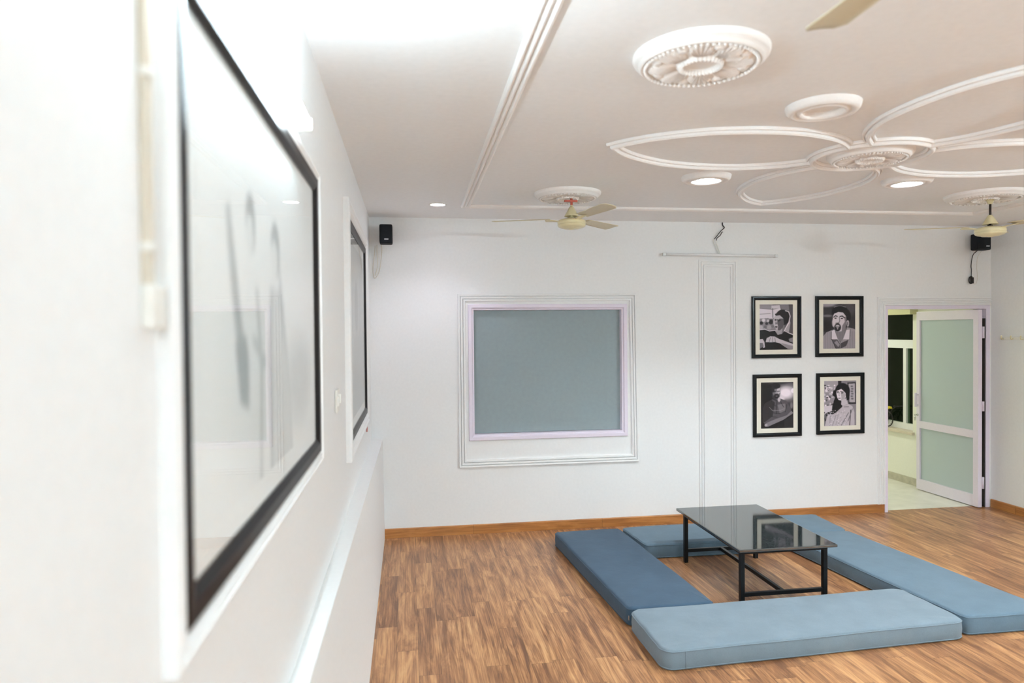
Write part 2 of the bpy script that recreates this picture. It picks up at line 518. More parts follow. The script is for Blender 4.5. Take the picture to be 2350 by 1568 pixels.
# ------------------------------------------------------------------ door
door = struct(empty('door_1', (6.135, 0.0, 0.0)))
dx = -6.135
b = MB().box(DX0 + dx, DX0 + 0.032 + dx, -0.006, 0.11, 0, DZ1).box(DX1 - 0.042 + dx, DX1 + dx, -0.006, 0.11, 0, DZ1)
b.box(DX0 + 0.032 + dx, DX1 - 0.042 + dx, -0.006, 0.11, 2.054, DZ1)
b.build('door_frame', 'lilac', door)
MB().box(DX1 - 0.050 + dx, DX1 - 0.0421 + dx, 0.004, 0.10, 0.0, 1.955).build('gap_shade_strip', 'gap_shade', door)  # dark strip added to stand for the shade between leaf and jamb
L0, L1 = -0.035, 0.840       # leaf along y
def leaf_bar(bb, y0, y1, z0, z1): bb.rbox(-0.022, 0.022, y0, y1, z0, z1, 0.003)
b = MB()
leaf_bar(b, L0, L0 + 0.068, 0.008, 2.044); leaf_bar(b, L1 - 0.050, L1, 0.008, 2.044)
leaf_bar(b, L0 + 0.066, L1 - 0.048, 1.946, 2.044); leaf_bar(b, L0 + 0.066, L1 - 0.048, 0.715, 0.795)
leaf_bar(b, L0 + 0.066, L1 - 0.048, 0.008, 0.128)
leaf = b.build('door_leaf', 'lilac', door)
MB().box(-0.004, 0.004, L0 + 0.062, L1 - 0.044, 0.790, 1.952).build('glass_pane', 'frost', leaf)
MB().box(-0.004, 0.004, L0 + 0.062, L1 - 0.044, 0.122, 0.720).build('glass_pane', 'frost', leaf)
b = MB().rbox(-0.062, -0.040, L1 - 0.034, L1 - 0.012, 0.955, 1.115, 0.004)
b.rbox(-0.042, -0.021, L1 - 0.032, L1 - 0.014, 0.965, 0.985, 0.002).rbox(-0.042, -0.021, L1 - 0.032, L1 - 0.014, 1.085, 1.105, 0.002)
b.build('handle', 'lilac', leaf)
b = MB().lathe([(0, -0.036), (0.012, -0.036), (0.014, -0.021)], (0, L1 - 0.025, 0.865), 14, 'x')
b.tube([(-0.036, L1 - 0.025, 0.865), (-0.058, L1 - 0.025, 0.865)], 0.003).sphere((-0.060, L1 - 0.025, 0.862), 0.012, sc=(0.3, 1, 1))
b.tube([(-0.060, L1 - 0.025, 0.850), (-0.060, L1 - 0.025, 0.800)], 0.005).sphere((-0.060, L1 - 0.025, 0.835), 0.013, sc=(0.6, 1, 1))
b.build('lock_and_keys', 'steel', leaf)
b = MB().tube([(0.034, L0 - 0.0, 0.2), (0.034, L0, 0.32)], 0.011).tube([(0.034, L0, 1.75), (0.034, L0, 1.87)], 0.011).tube([(0.034, L0, 1.0), (0.034, L0, 1.1)], 0.011)
b.build('hinge', 'lilac', door)

# ------------------------------------------------------------------ corridor behind the door
CX = 6.22
wy0, wy1, wz0, wz1 = 1.03, 2.60, 0.63, 2.045
b = MB().box(CX, CX + 0.25, T, wy0, 0, H).box(CX, CX + 0.25, wy1, 5.0, 0, H).box(CX, CX + 0.25, wy0, wy1, 0, wz0 - .03).box(CX, CX + 0.25, wy0, wy1, wz1, H)
struct(b.build('wall_corridor_right', 'corridor_wall'))
struct(MB().box(3.4, CX + 0.25, 5.0, 5.2, 0, H).build('wall_corridor_end', 'corridor_wall'))
struct(MB().box(3.4, 3.6, T, 5.0, 0, H).build('wall_corridor_left', 'corridor_wall'))
struct(MB().box(3.4, CX + 0.25, T, 5.2, H, H + 0.15).build('ceiling_corridor', 'corridor_wall'))
struct(MB().box(3.4, CX + 0.25, 0.06, 5.2, -0.1, 0.0).build('floor_corridor', 'corridor_floor'))
struct(MB().rbox(CX - 0.012, CX + .01, T, 5.0, 0, 0.088, 0.002).build('baseboard_corridor', 'marble_skirt'))
cw = struct(empty('window_2', (CX + 0.10, wy0, wz0)))
h2 = wz1 - wz0; w2 = wy1 - wy0
b = MB()
fx0, fx1 = -0.02, 0.03
b.box(fx0, fx1, 0, 0.065, 0, h2).box(fx0, fx1, w2 - .06, w2, 0, h2).box(fx0, fx1, .065, w2 - .06, h2 - .02, h2)
b.box(fx0, fx1, .065, w2 - .06, 0, 0.075).box(fx0, fx1, .065, w2 - .06, 0.985, 1.085)
b.box(fx0, fx1, 0.215, 0.265, 0.075, 0.985).box(fx0, fx1, 0.78, 0.83, 0.075, 0.985)
b.build('window_frame', 'win_white', cw)
MB().box(0.004, 0.010, 0.06, w2 - .05, 0.07, h2 - .015).build('glass_pane', 'glass_dark', cw)
MB().rbox(-0.135, 0.03, -0.03, w2 + .03, -0.035, -0.002, 0.004).build('window_sill', 'sill', cw)
struct(MB().box(CX - 0.10, CX + .01, 0.95, wy1 + 0.2, 2.020, 2.16).build('trim_5', 'pelmet'))
# the night outside
struct(MB().box(CX + 1.2, CX + 1.3, -1.0, 6.5, -0.5, 4.0).build('wall_outside', 'night'))

lampc = empty('ceiling_lamp', (5.0, 2.6, H))
MB().box(-0.16, 0.16, -0.5, 0.5, -0.05, 0.0).build('housing', 'white_plastic', lampc)
MB().box(-0.14, 0.14, -0.48, 0.48, -0.062, -0.049).build('diffuser', 'corridor_on', lampc)
tag(lampc, 'pale rectangular ceiling lamp lighting the corridor behind the door', 'lamp')

# little bicycle ornament on the corridor sill
bike = empty('bicycle_ornament', (CX + 0.035, 1.50, wz0 - 0.002))
R = 0.092
def ring_pts(cyy, czz, r, n=28): return [(0, cyy + r * math.cos(2 * math.pi * k / n), czz + r * math.sin(2 * math.pi * k / n)) for k in range(n)]
for yy in (0.01, 0.27):
    wlb = MB().tube(ring_pts(yy, R + 0.007, R), 0.007, 8, True).sphere((0, yy, R + .007), 0.011)
    wl = wlb.build('wheel', 'black_wire', bike)
    sp_ = MB()
    for k in range(8):
        an = math.pi * k / 8
        sp_.tube([(0, yy - R * math.cos(an), R + .007 - R * math.sin(an)), (0, yy + R * math.cos(an), R + .007 + R * math.sin(an))], 0.0014, 5)
    sp_.build('spokes', 'black_wire', wl)
b = MB().tube([(0, 0.01, R + .007), (0, -0.06, 0.215), (0, -0.13, 0.262), (0, -0.165, 0.272)], 0.005).tube([(0, -0.03, 0.22), (0, 0.12, 0.10), (0, 0.27, R)], 0.005)
b.tube([(0, 0.12, 0.10), (0, 0.16, 0.235)], 0.005).tube([(0, -0.03, 0.215), (0, 0.15, 0.20)], 0.005)
b.build('frame', 'black_wire', bike)
MB().tube([(-0.06, -0.19, 0.276), (0, -0.165, 0.272), (0.05, -0.19, 0.276)], 0.006).sphere((-0.062, -0.192, 0.276), 0.012).build('handlebar', 'black_wire', bike)
b = MB()
for k in range(9):
    an = k * 0.7
    b.sphere((0.02 * math.cos(an) - 0.03, -0.052 + 0.028 * math.sin(an), 0.246 + 0.008 * math.sin(k * 2.1)), 0.016, 8, 5, (1, 1, 0.55))
b.build('flower', 'yellow', bike)
tag(bike, 'small black metal bicycle ornament with a yellow flower on the corridor sill', 'ornament')

# ------------------------------------------------------------------ painted prints
def new_canvas(w, h, v): return np.full((h, w), float(v))
class Paint:
    """greyscale picture painter in its own pixel units"""
    def __init__(s, x0, x1, y0, y1, w, h, base):
        s.w, s.h = w, h
        gx = x0 + (np.arange(w) + 0.5) / w * (x1 - x0); gy = y0 + (np.arange(h) + 0.5) / h * (y1 - y0)
        s.X, s.Y = np.meshgrid(gx, gy); s.I = np.full((h, w), float(base))
        s.px = (x1 - x0) / w
    def put(s, m_, v): s.I = s.I * (1 - m_) + m_ * v
    def ell(s, cx, cy_, rx, ry, v, rot=0.0, soft=0.08, a=1.0):
        c, d = math.cos(rot), math.sin(rot)
        u = ((s.X - cx) * c + (s.Y - cy_) * d) / rx; w_ = (-(s.X - cx) * d + (s.Y - cy_) * c) / ry
        s.put(a * np.clip((1 - np.sqrt(u * u + w_ * w_)) / soft + 0.5, 0, 1), v)
    def poly(s, pts, v, a=1.0):
        m_ = np.zeros_like(s.I)
        for ox_, oy_ in ((-.25, -.25), (.25, -.25), (-.25, .25), (.25, .25)):
            X, Y = s.X + ox_ * s.px, s.Y + oy_ * s.px
            ins = np.zeros(X.shape, bool)
            for (xa, ya), (xb, yb) in zip(pts, pts[1:] + pts[:1]):
                if ya == yb: continue
                ins ^= ((ya > Y) != (yb > Y)) & (X < (xb - xa) * (Y - ya) / (yb - ya) + xa)
            m_ += ins / 4
        s.put(a * m_, v)
    def line(s, pts, wd, v, a=1.0):
        for (xa, ya), (xb, yb) in zip(pts, pts[1:]):
            L2 = (xb - xa) ** 2 + (yb - ya) ** 2 + 1e-9
            t = np.clip(((s.X - xa) * (xb - xa) + (s.Y - ya) * (yb - ya)) / L2, 0, 1)
            dd = np.hypot(s.X - xa - t * (xb - xa), s.Y - ya - t * (yb - ya))
            s.put(a * np.clip((wd / 2 - dd) / s.px + 0.5, 0, 1), v)
    def noise(s, amp, seed):
        r = np.random.RandomState(seed); s.I += r.normal(0, amp, s.I.shape)
    def blur(s, k):
        for _ in range(k):
            p = np.pad(s.I, 1, mode='edge')
            s.I = (p[1:-1, 1:-1] * 2 + p[:-2, 1:-1] + p[2:, 1:-1] + p[1:-1, :-2] + p[1:-1, 2:]) / 6

def print_mesh(name, img, to3, a0, a1, z0, z1, parent, tint=((6, 5, 9), (255, 243, 252))):
    h, w = img.shape
    vs = [to3(a0 + (a1 - a0) * i / w, z1 + (z0 - z1) * j / h) for j in range(h + 1) for i in range(w + 1)]
    fs = [(j * (w + 1) + i, (j + 1) * (w + 1) + i, (j + 1) * (w + 1) + i + 1, j * (w + 1) + i + 1) for j in range(h) for i in range(w)]
    me = bpy.data.meshes.new(name); me.from_pydata(vs, [], fs)
    if tint[0][0] < 20: img = (img - 18) * 1.16
    g = np.clip(img / 255, 0, 1)[..., None]
    lo_, hi_ = np.array(tint[0]) / 255, np.array(tint[1]) / 255
    c = lo_ + (hi_ - lo_) * g
    c = np.where(c <= 0.04045, c / 12.92, ((c + 0.055) / 1.055) ** 2.4)
    c = np.concatenate([c, np.ones((h, w, 1))], -1).reshape(-1, 1, 4).repeat(4, 1)
    at = me.color_attributes.new('Col', 'FLOAT_COLOR', 'CORNER')
    at.data.foreach_set('color', c.astype(np.float32).ravel())
    me.materials.append(M['print'])
    o = bpy.data.objects.new(name, me); COL.objects.link(o); o.parent = parent
    return o

W_, H_ = 112, 154
def pic_a():
    p = Paint(330, 925, 305, 1125, W_, H_, 120)
    p.poly([(330, 380), (560, 400), (700, 370), (720, 470), (560, 560), (330, 560)], 215)
    p.poly([(330, 305), (560, 305), (560, 385), (330, 375)], 150); p.poly([(540, 325), (690, 315), (700, 375), (540, 385)], 205)
    p.line([(560, 380), (565, 540)], 16, 110); p.line([(330, 480), (520, 470)], 12, 150)
    p.poly([(330, 560), (480, 550), (590, 600), (600, 760), (330, 760)], 140)
    for x, y, r, v in ((360, 640, 30, 40), (455, 650, 26, 50), (530, 620, 42, 35), (400, 590, 30, 215), (480, 600, 22, 200), (350, 720, 40, 180), (430, 710, 30, 110), (500, 720, 40, 165), (560, 700, 24, 120)):
        p.ell(x, y, r, r, v, soft=0.5)
    p.poly([(770, 305), (925, 305), (925, 860), (860, 840), (780, 790)], 92); p.poly([(700, 305), (850, 305), (860, 420), (730, 420)], 135)
    p.poly([(770, 780), (860, 560), (880, 640), (850, 820)], 170)
    p.ell(742, 540, 132, 140, 40); p.line([(790, 420), (850, 440), (875, 520), (850, 640), (790, 740), (770, 790), (860, 830), (925, 850)], 16, 225)
    p.poly([(600, 760), (735, 740), (720, 850), (650, 860), (610, 810)], 175)
    p.poly([(612, 500), (690, 480), (760, 560), (765, 650), (740, 730), (690, 780), (640, 772), (602, 730), (588, 690), (568, 640), (572, 585), (590, 540)], 188)
    p.poly([(690, 560), (762, 560), (765, 650), (740, 730), (690, 780), (650, 770), (660, 700), (640, 640), (650, 600)], 92)
    p.poly([(600, 480), (690, 440), (790, 470), (800, 640), (765, 640), (755, 560), (690, 500), (620, 510)], 38)
    p.line([(640, 585), (700, 590)], 14, 45); p.ell(612, 585, 18, 12, 50); p.ell(668, 606, 24, 10, 60); p.poly([(618, 600), (640, 660), (608, 665)], 110); p.ell(625, 712, 26, 12, 55)
    p.poly([(330, 765), (420, 755), (520, 790), (600, 780), (650, 855), (730, 840), (770, 790), (850, 830), (925, 870), (925, 1125), (330, 1125)], 22)
    p.line([(330, 762), (420, 750), (500, 785), (600, 775)], 12, 225)
    p.poly([(620, 790), (650, 860), (720, 830), (735, 760)], 165)
    p.poly([(432, 985), (455, 910), (520, 880), (600, 885), (680, 930), (910, 1015), (925, 1020), (925, 1125), (830, 1110), (690, 1010), (600, 985), (540, 990)], 195)
    for pts in ([(520, 905), (500, 980)], [(560, 900), (560, 985)], [(600, 905), (610, 985)]): p.line(pts, 7, 90)
    p.poly([(700, 1000), (925, 1060), (925, 1125), (830, 1110)], 150)
    p.poly([(330, 930), (385, 925), (415, 985), (425, 1080), (390, 1090), (380, 1000), (330, 1000)], 200); p.poly([(330, 1000), (385, 1000), (400, 1060), (340, 1100), (330, 1100)], 120)
    p.poly([(845, 930), (925, 900), (925, 1000), (860, 980)], 130)
    p.blur(1); return p.I
def pic_b():
    p = Paint(1465, 2055, 295, 1110, W_, H_, 62)
    p.ell(1530, 300, 170, 50, 150, soft=0.6); p.ell(1540, 510, 90, 22, 120, soft=0.8); p.ell(1950, 380, 120, 120, 84, soft=0.9); p.ell(1540, 700, 120, 120, 38, soft=0.8)
    p.ell(1770, 440, 150, 125, 26, soft=0.15); p.ell(1900, 520, 70, 120, 28, soft=0.3)
    for k in range(9): p.ell(1670 + k * 25, 350 - 22 * math.sin(k / 8 * math.pi), 14, 7, 150, soft=0.7)
    p.ell(1645, 640, 22, 70, 165); p.ell(1918, 650, 24, 62, 185); p.ell(1915, 655, 10, 35, 90)
    p.poly([(1668, 760), (1870, 700), (1900, 800), (1800, 1000), (1720, 880)], 120)
    p.poly([(1640, 520), (1665, 470), (1740, 440), (1830, 450), (1885, 520), (1895, 620), (1880, 700), (1850, 770), (1790, 800), (1720, 800), (1675, 770), (1650, 700), (1635, 620)], 205)
    p.poly([(1880, 520), (1895, 620), (1880, 700), (1850, 770), (1800, 798), (1815, 690), (1860, 620), (1855, 540)], 130)
    p.poly([(1640, 530), (1660, 450), (1750, 425), (1850, 445), (1900, 540), (1905, 470), (1760, 380), (1640, 440)], 28)
    p.line([(1655, 535), (1690, 508), (1722, 522)], 15, 40); p.line([(1775, 522), (1815, 515), (1855, 548)], 17, 40)
    p.ell(1690, 553, 20, 11, 60); p.ell(1808, 560, 22, 11, 60); p.line([(1760, 530), (1768, 600), (1750, 640)], 12, 110); p.ell(1725, 645, 40, 10, 110)
    p.ell(1728, 722, 62, 72, 38, soft=0.2); p.ell(1728, 700, 38, 26, 190, soft=0.3); p.line([(1698, 706), (1760, 706)], 10, 90); p.ell(1728, 745, 14, 14, 165)
    p.poly([(1465, 880), (1520, 810), (1660, 755), (1690, 850), (1780, 1000), (1870, 860), (1900, 720), (2000, 740), (2055, 760), (2055, 1110), (1465, 1110)], 158)
    p.poly([(1690, 800), (1860, 790), (1840, 900), (1780, 990), (1730, 930)], 132)
    for k in range(19): p.line([(1480 + k * 31, 800), (1475 + k * 31, 1110)], 6, 108, 0.7)
    p.poly([(1620, 790), (1670, 760), (1730, 940), (1620, 935)], 215); p.poly([(1830, 940), (1890, 770), (1960, 760), (1960, 940)], 215)
    p.poly([(1625, 945), (1720, 940), (1780, 1030), (1770, 1110), (1690, 1110)], 88); p.poly([(1790, 1010), (1930, 950), (1890, 1060), (1780, 1110)], 74)
    p.poly([(1665, 1000), (1715, 960), (1770, 1040), (1740, 1080)], 150); p.line([(1620, 940), (1700, 1110)], 10, 40); p.line([(1960, 760), (1950, 940)], 9, 60); p.line([(1612, 800), (1612, 940)], 8, 60)
    p.blur(1); return p.I
def pic_c():
    p = Paint(350, 940, 300, 1115, W_, H_, 26)
    p.ell(830, 480, 230, 180, 150, soft=0.9); p.ell(800, 490, 130, 95, 235, soft=0.8); p.ell(930, 455, 30, 40, 255, soft=0.4); p.ell(720, 590, 60, 50, 220, soft=0.8)
    p.poly([(350, 300), (560, 300), (545, 600), (430, 680), (350, 700)], 18)
    p.line([(360, 430), (520, 400)], 16, 40, 0.6); p.ell(640, 320, 180, 20, 60, soft=0.8)
    p.poly([(560, 400), (700, 390), (705, 490), (690, 560), (640, 610), (590, 570), (565, 500)], 120)
    p.poly([(640, 400), (695, 405), (700, 490), (660, 510), (640, 470)], 190); p.ell(620, 365, 82, 52, 32, soft=0.2); p.ell(570, 420, 26, 60, 40, soft=0.3)
    p.line([(585, 462), (612, 466)], 20, 36, 0.7); p.line([(648, 464), (685, 460)], 20, 60, 0.6); p.ell(632, 492, 20, 20, 165, soft=0.5); p.ell(632, 548, 48, 45, 40, soft=0.5); p.ell(635, 545, 20, 8, 130, soft=0.6)
    p.poly([(385, 760), (420, 670), (560, 600), (640, 640), (700, 590), (800, 630), (850, 690), (900, 800), (940, 860), (760, 960), (470, 1090), (385, 1000)], 88)
    p.poly([(385, 760), (420, 670), (540, 610), (600, 660), (560, 900), (420, 1000), (385, 1000)], 52)
    p.poly([(650, 700), (790, 680), (800, 800), (690, 850)], 122); p.ell(680, 610, 26, 40, 190, soft=0.5)
    p.line([(640, 640), (630, 860)], 10, 40); p.line([(500, 740), (560, 800), (700, 800), (780, 770)], 12, 150, 0.7)
    for a_, b_ in (((560, 680), (620, 720)), ((560, 840), (700, 860)), ((480, 900), (640, 920)), ((820, 700), (790, 830)), ((700, 640), (760, 740))): p.line([a_, b_], 9, 36, 0.8)
    p.poly([(415, 1050), (460, 1010), (620, 950), (820, 890), (900, 815), (940, 850), (760, 970), (470, 1085), (420, 1080)], 128); p.ell(440, 1055, 28, 24, 170, soft=0.4)
    p.poly([(470, 1090), (770, 965), (940, 880), (940, 1115), (380, 1115)], 26); p.poly([(775, 970), (940, 890), (940, 1115), (775, 1115)], 44)
    p.ell(905, 720, 30, 60, 120, soft=0.8)
    p.blur(1); return p.I
def pic_d():
    p = Paint(1490, 2070, 265, 1080, W_, H_, 150)
    r = random.Random(3)
    p.poly([(1490, 265), (1740, 265), (1740, 480), (1490, 480)], 165)
    for _ in range(60): p.ell(r.uniform(1490, 1700), r.uniform(340, 720), r.uniform(9, 22), r.uniform(9, 22), r.choice((235, 60, 200, 90, 215)), soft=0.5)
    p.poly([(1490, 720), (1650, 700), (1650, 850), (1490, 860)], 205); p.poly([(1490, 880), (1560, 820), (1540, 1080), (1490, 1080)], 110)
    for _ in range(14): p.ell(r.uniform(1490, 1560), r.uniform(820, 1000), 12, 14, r.choice((40, 190, 70)), soft=0.5)
    p.poly([(1740, 265), (1800, 265), (1800, 420), (1740, 420)], 50); p.poly([(1800, 265), (2070, 265), (2070, 1080), (1900, 1080)], 140)
    p.poly([(1910, 300), (2062, 296), (2066, 690), (1930, 690)], 45); p.poly([(1930, 322), (2046, 318), (2050, 662), (1945, 660)], 178)
    for k in range(6): p.ell(1990 + 8 * (k % 2), 370 + 45 * k, 22, 15, 110, soft=0.6)
    p.ell(1820, 450, 132, 140, 14, soft=0.1); p.poly([(1700, 440), (1660, 430), (1640, 520), (1690, 560), (1640, 700), (1630, 800), (1700, 835), (1810, 740), (1830, 560)], 14); p.poly([(1560, 830), (1660, 800), (1700, 840), (1640, 870), (1560, 860)], 24)
    p.poly([(1900, 420), (1950, 460), (1945, 600), (1895, 630)], 14)
    p.poly([(1800, 600), (1890, 590), (1920, 690), (1830, 720), (1795, 700)], 195)
    p.poly([(1712, 440), (1750, 395), (1800, 385), (1850, 440), (1880, 500), (1885, 560), (1840, 610), (1790, 625), (1750, 615), (1725, 570), (1710, 500)], 222)
    p.poly([(1790, 500), (1850, 470), (1882, 530), (1850, 600), (1795, 622), (1800, 560)], 175); p.poly([(1705, 450), (1760, 380), (1860, 400), (1900, 500), (1860, 470), (1800, 410)], 14)
    p.line([(1720, 462), (1750, 455)], 9, 40); p.line([(1785, 458), (1840, 470)], 9, 40); p.ell(1738, 480, 14, 8, 40); p.ell(1812, 486, 20, 9, 40); p.line([(1765, 470), (1758, 530), (1768, 540)], 9, 130); p.ell(1765, 580, 24, 9, 95)
    p.poly([(1500, 1080), (1540, 900), (1600, 865), (1680, 870), (1760, 790), (1830, 725), (1930, 690), (2000, 730), (2035, 840), (2040, 1080)], 190)
    for a_, b_, v in (((1930, 850), (1800, 1070), 110), ((1970, 800), (1950, 1080), 60), ((2000, 780), (1920, 1000), 120), ((1700, 890), (1640, 1070), 150), ((1850, 740), (1930, 740), 120), ((1600, 900), (1590, 1070), 150), ((1760, 820), (1700, 1060), 165)): p.line([a_, b_], 13, v)
    for _ in range(60): p.ell(r.uniform(1560, 1900), r.uniform(780, 1070), 9, 9, r.choice((165, 215)), soft=0.6)
    p.blur(1); return p.I

def portrait(x0, x1, z0, z1, img, label):
    """black frame, cream mat, print, glass on the back wall"""
    cx_ = (x0 + x1) / 2
    root = empty('framed_portrait', (cx_, 0, z0))
    a0, a1, h_ = x0 - cx_, x1 - cx_, z1 - z0
    fwid = 0.037
    MB().sweep(rect_path(a0, a1, 0, h_), [(0, 0.001), (0, 0.022), (0.006, 0.026), (0.018, 0.026), (0.022, 0.021), (0.032, 0.018), (fwid, 0.013), (fwid, 0.001)], on_back, True).build('frame', 'black_frame', root)
    MB().box(a0 + .02, a1 - .02, -0.008, -0.002, 0.02, h_ - .02).build('mat_board', 'mat', root)
    mw = 0.083
    print_mesh('photo_print', img, lambda a, z: (a, -0.0088, z), a0 + mw, a1 - mw, mw - .002, h_ - mw + .004, root)
    MB().box(a0 + .03, a1 - .03, -0.0125, -0.0105, 0.03, h_ - .03).build('glass', 'glass', root)
    tag(root, label, 'picture', 'black framed portraits beside the door')
    return root
portrait(3.650, 4.166, 1.579, 2.184, pic_a(), 'black-framed portrait of a person leaning on one arm, upper left of the four')
portrait(4.324, 4.836, 1.582, 2.186, pic_b(), 'black-framed portrait of a bearded man looking up, nearest the door in the top row')
portrait(3.661, 4.169, 0.807, 1.420, pic_c(), 'black-framed dark portrait of a seated man with a bright glow behind him')
portrait(4.332, 4.846, 0.812, 1.421, pic_d(), 'black-framed portrait of a long-haired woman in a pale shawl')

# ------------------------------------------------------------------ large pictures on the left wall
def wall_picture(y0, y1, z0, z1, tw, th, img, label, name_mat='mat_white'):
    cy_ = (y0 + y1) / 2
    root = empty('framed_picture', (0, cy_, z0))
    a0, a1, h_ = y0 - cy_, y1 - cy_, z1 - z0
    fwid = 0.050
    MB().sweep(rect_path(a0, a1, 0, h_), [(0, 0.001), (0, 0.018), (0.004, 0.022), (0.032, 0.021), (0.042, 0.016), (fwid, 0.012), (fwid, 0.001)], on_left, True).build('frame', 'brown_frame', root)
    MB().box(0.002, 0.008, a0 + .03, a1 - .03, 0.03, h_ - .03).build('mat_board', name_mat, root)
    mw = 0.050 + 0.055
    print_mesh('picture_print', img, lambda a, z: (0.0088, a, z), a0 + mw, a1 - mw, mw, h_ - mw, root, tint=((140, 146, 148), (252, 253, 252)))
    MB().box(0.0105, 0.0125, a0 + .05, a1 - .05, 0.05, h_ - .05).build('glass', 'glass_big', root)
    tag(root, label, 'picture', 'large framed pictures on the left wall')
    return root
def big_one():
    p = Paint(0, 143, 0, 87, 150, 92, 243)
    p.ell(70, 60, 60, 40, 232, soft=0.9)
    p.poly([(20, 24), (23, 22), (31, 44), (36, 58), (30, 60), (24, 42)], 110)            # raised sleeve and bag
    p.poly([(26, 52), (40, 50), (38, 68), (30, 66)], 90)
    p.ell(42, 24, 5.0, 7.5, 80); p.ell(41, 27, 3.6, 5.5, 215)                            # first head
    p.ell(72, 27, 6.5, 8.0, 95); p.ell(70, 30, 4.6, 6.0, 215)                            # second head
    p.poly([(36, 34), (48, 34), (54, 50), (56, 87), (40, 87), (38, 55), (33, 44)], 228); p.line([(48, 40), (52, 60), (50, 87)], 3, 130); p.line([(44, 52), (56, 58)], 3, 150)
    p.poly([(64, 37), (80, 38), (88, 60), (92, 87), (62, 87), (60, 52)], 175); p.line([(66, 40), (64, 60), (63, 87)], 3, 105); p.line([(82, 42), (92, 70), (94, 87)], 3, 140)
    p.poly([(78, 30), (82, 40), (84, 58), (76, 40)], 120)
    p.ell(112, 66, 22, 14, 170, soft=0.8)
    p.blur(2); return p.I
def big_two():
    p = Paint(0, 120, 0, 110, 90, 82, 150)
    p.ell(60, 30, 50, 30, 185, soft=0.9); p.ell(50, 40, 14, 18, 100, soft=0.4); p.poly([(30, 60), (75, 58), (90, 110), (20, 110)], 120)
    p.ell(85, 70, 20, 40, 130, soft=0.8)
    p.blur(2); return p.I
wall_picture(-5.283, -3.750, 1.440, 2.424, .1, .035, big_one(), 'large black-framed picture of two pale figures, nearest on the left wall')
wall_picture(-2.40, -0.93, 1.250, 2.512, .1, .035, big_two(), 'large grey picture in a dark frame, farther along the left wall by the corner')
def raised_trim(name, y0, y1, z0, z1, w, h):
    pr = [(0, 0), (0, h * 0.75), (w * 0.06, h * 0.9), (w * 0.30, h), (w * 0.42, h * 0.78), (w * 0.50, h * 0.72), (w * 0.58, h * 0.8), (w * 0.75, h * 0.95), (w * 0.93, h * 0.7), (w, h * 0.5), (w, 0)]
    struct(MB().sweep(rect_path(y0, y1, z0, z1), pr, on_left, True).build(name, 'moulding'))
raised_trim('trim_6', -5.328, -3.695, 1.396, 2.458, 0.040, 0.024)
raised_trim('trim_7', -2.52, -0.84, 1.165, 2.600, 0.080, 0.034)

# ------------------------------------------------------------------ tube lights
def tube_light(name, y0, y1, side, z, mat, label, x=0.0):
    root = empty(name, (x, (y0 + y1) / 2, z))
    L = (y1 - y0) / 2
    s = side
    MB().rbox(min(0, s * 0.026), max(0, s * 0.026), -L - 0.02, L + 0.02, -0.016, 0.016, 0.003).build('batten', 'batten', root)
    MB().tube([(s * 0.046, -L + 0.03, 0), (s * 0.046, L - 0.03, 0)], 0.014, 12).build('tube', mat, root)
    for q in (-1, 1):
        MB().rbox(min(s * .02, s * 0.062), max(s * .02, s * 0.062), q * (L - 0.012) - 0.014, q * (L - 0.012) + 0.014, -0.017, 0.017, 0.003).build('end_cap', 'white_plastic', root)
    tag(root, label, 'tube light', 'lit tube lights')
    return root
tube_light('tube_light', -5.42, -4.18, 1, 2.492, 'tube_on', 'lit white tube light on the left wall above the nearest large picture')
tube_light('tube_light', -6.45, -5.25, -1, 2.450, 'tube_on_right', 'lit white tube light high on the right wall, out past the near mattresses', XR)
tube_light('tube_light', -8.90, -7.70, 1, 2.500, 'tube_fill_rear', 'added unseen fill tube light on the left wall near the rear corner')  # unseen tube, added to brighten the ceiling and right wall
# unlit one on the back wall, hung slightly crooked
root = empty('tube_light', (3.320, 0, 2.580)); root.rotation_euler = (0, 0.008, 0)
MB().rbox(-0.585, 0.585, -0.022, -0.001, -0.010, 0.014, 0.003).build('batten', 'batten', root)
MB().tube([(-0.55, -0.036, 0.0), (0.56, -0.036, 0.0)], 0.0125, 12).build('tube', 'tube_off', root)
for q in (-1, 1):
    MB().rbox(q * 0.570 - 0.015, q * 0.570 + 0.015, -0.050, -0.015, -0.014, 0.014, 0.003).build('end_cap', 'tube_cap', root)
tag(root, 'unlit white tube light on the back wall above the narrow panel', 'tube light')
# loose wires above it
b = MB()
b.tube(catmull([(3.350, -0.012, 2.898), (3.352, -0.012, 2.872), (3.368, -0.014, 2.852), (3.362, -0.012, 2.838)], 6), 0.005, 6)
b.tube(catmull([(3.362, -0.014, 2.838), (3.330, -0.020, 2.815), (3.275, -0.022, 2.750), (3.262, -0.02, 2.735)], 6), 0.004, 6)
b.tube(catmull([(3.352, -0.014, 2.806), (3.335, -0.03, 2.800), (3.318, -0.03, 2.770), (3.290, -0.02, 2.745), (3.284, -0.018, 2.720)], 6), 0.004, 6)
o = b.build('loose_wires', 'black_wire')
tag(o, 'loose black wires hanging from the ceiling above the unlit tube', 'wire')
b = MB().tube(catmull([(3.262, -0.02, 2.737), (3.255, -0.016, 2.712), (3.285, -0.014, 2.66), (3.310, -0.012, 2.600)], 6), 0.0045, 6)
b.tube(catmull([(3.284, -0.018, 2.722), (3.283, -0.016, 2.70), (3.305, -0.014, 2.65), (3.325, -0.012, 2.600)], 6), 0.0045, 6)
o = b.build('feed_wire', 'white_plastic')
tag(o, 'white twin wire feeding the unlit tube on the back wall', 'wire')

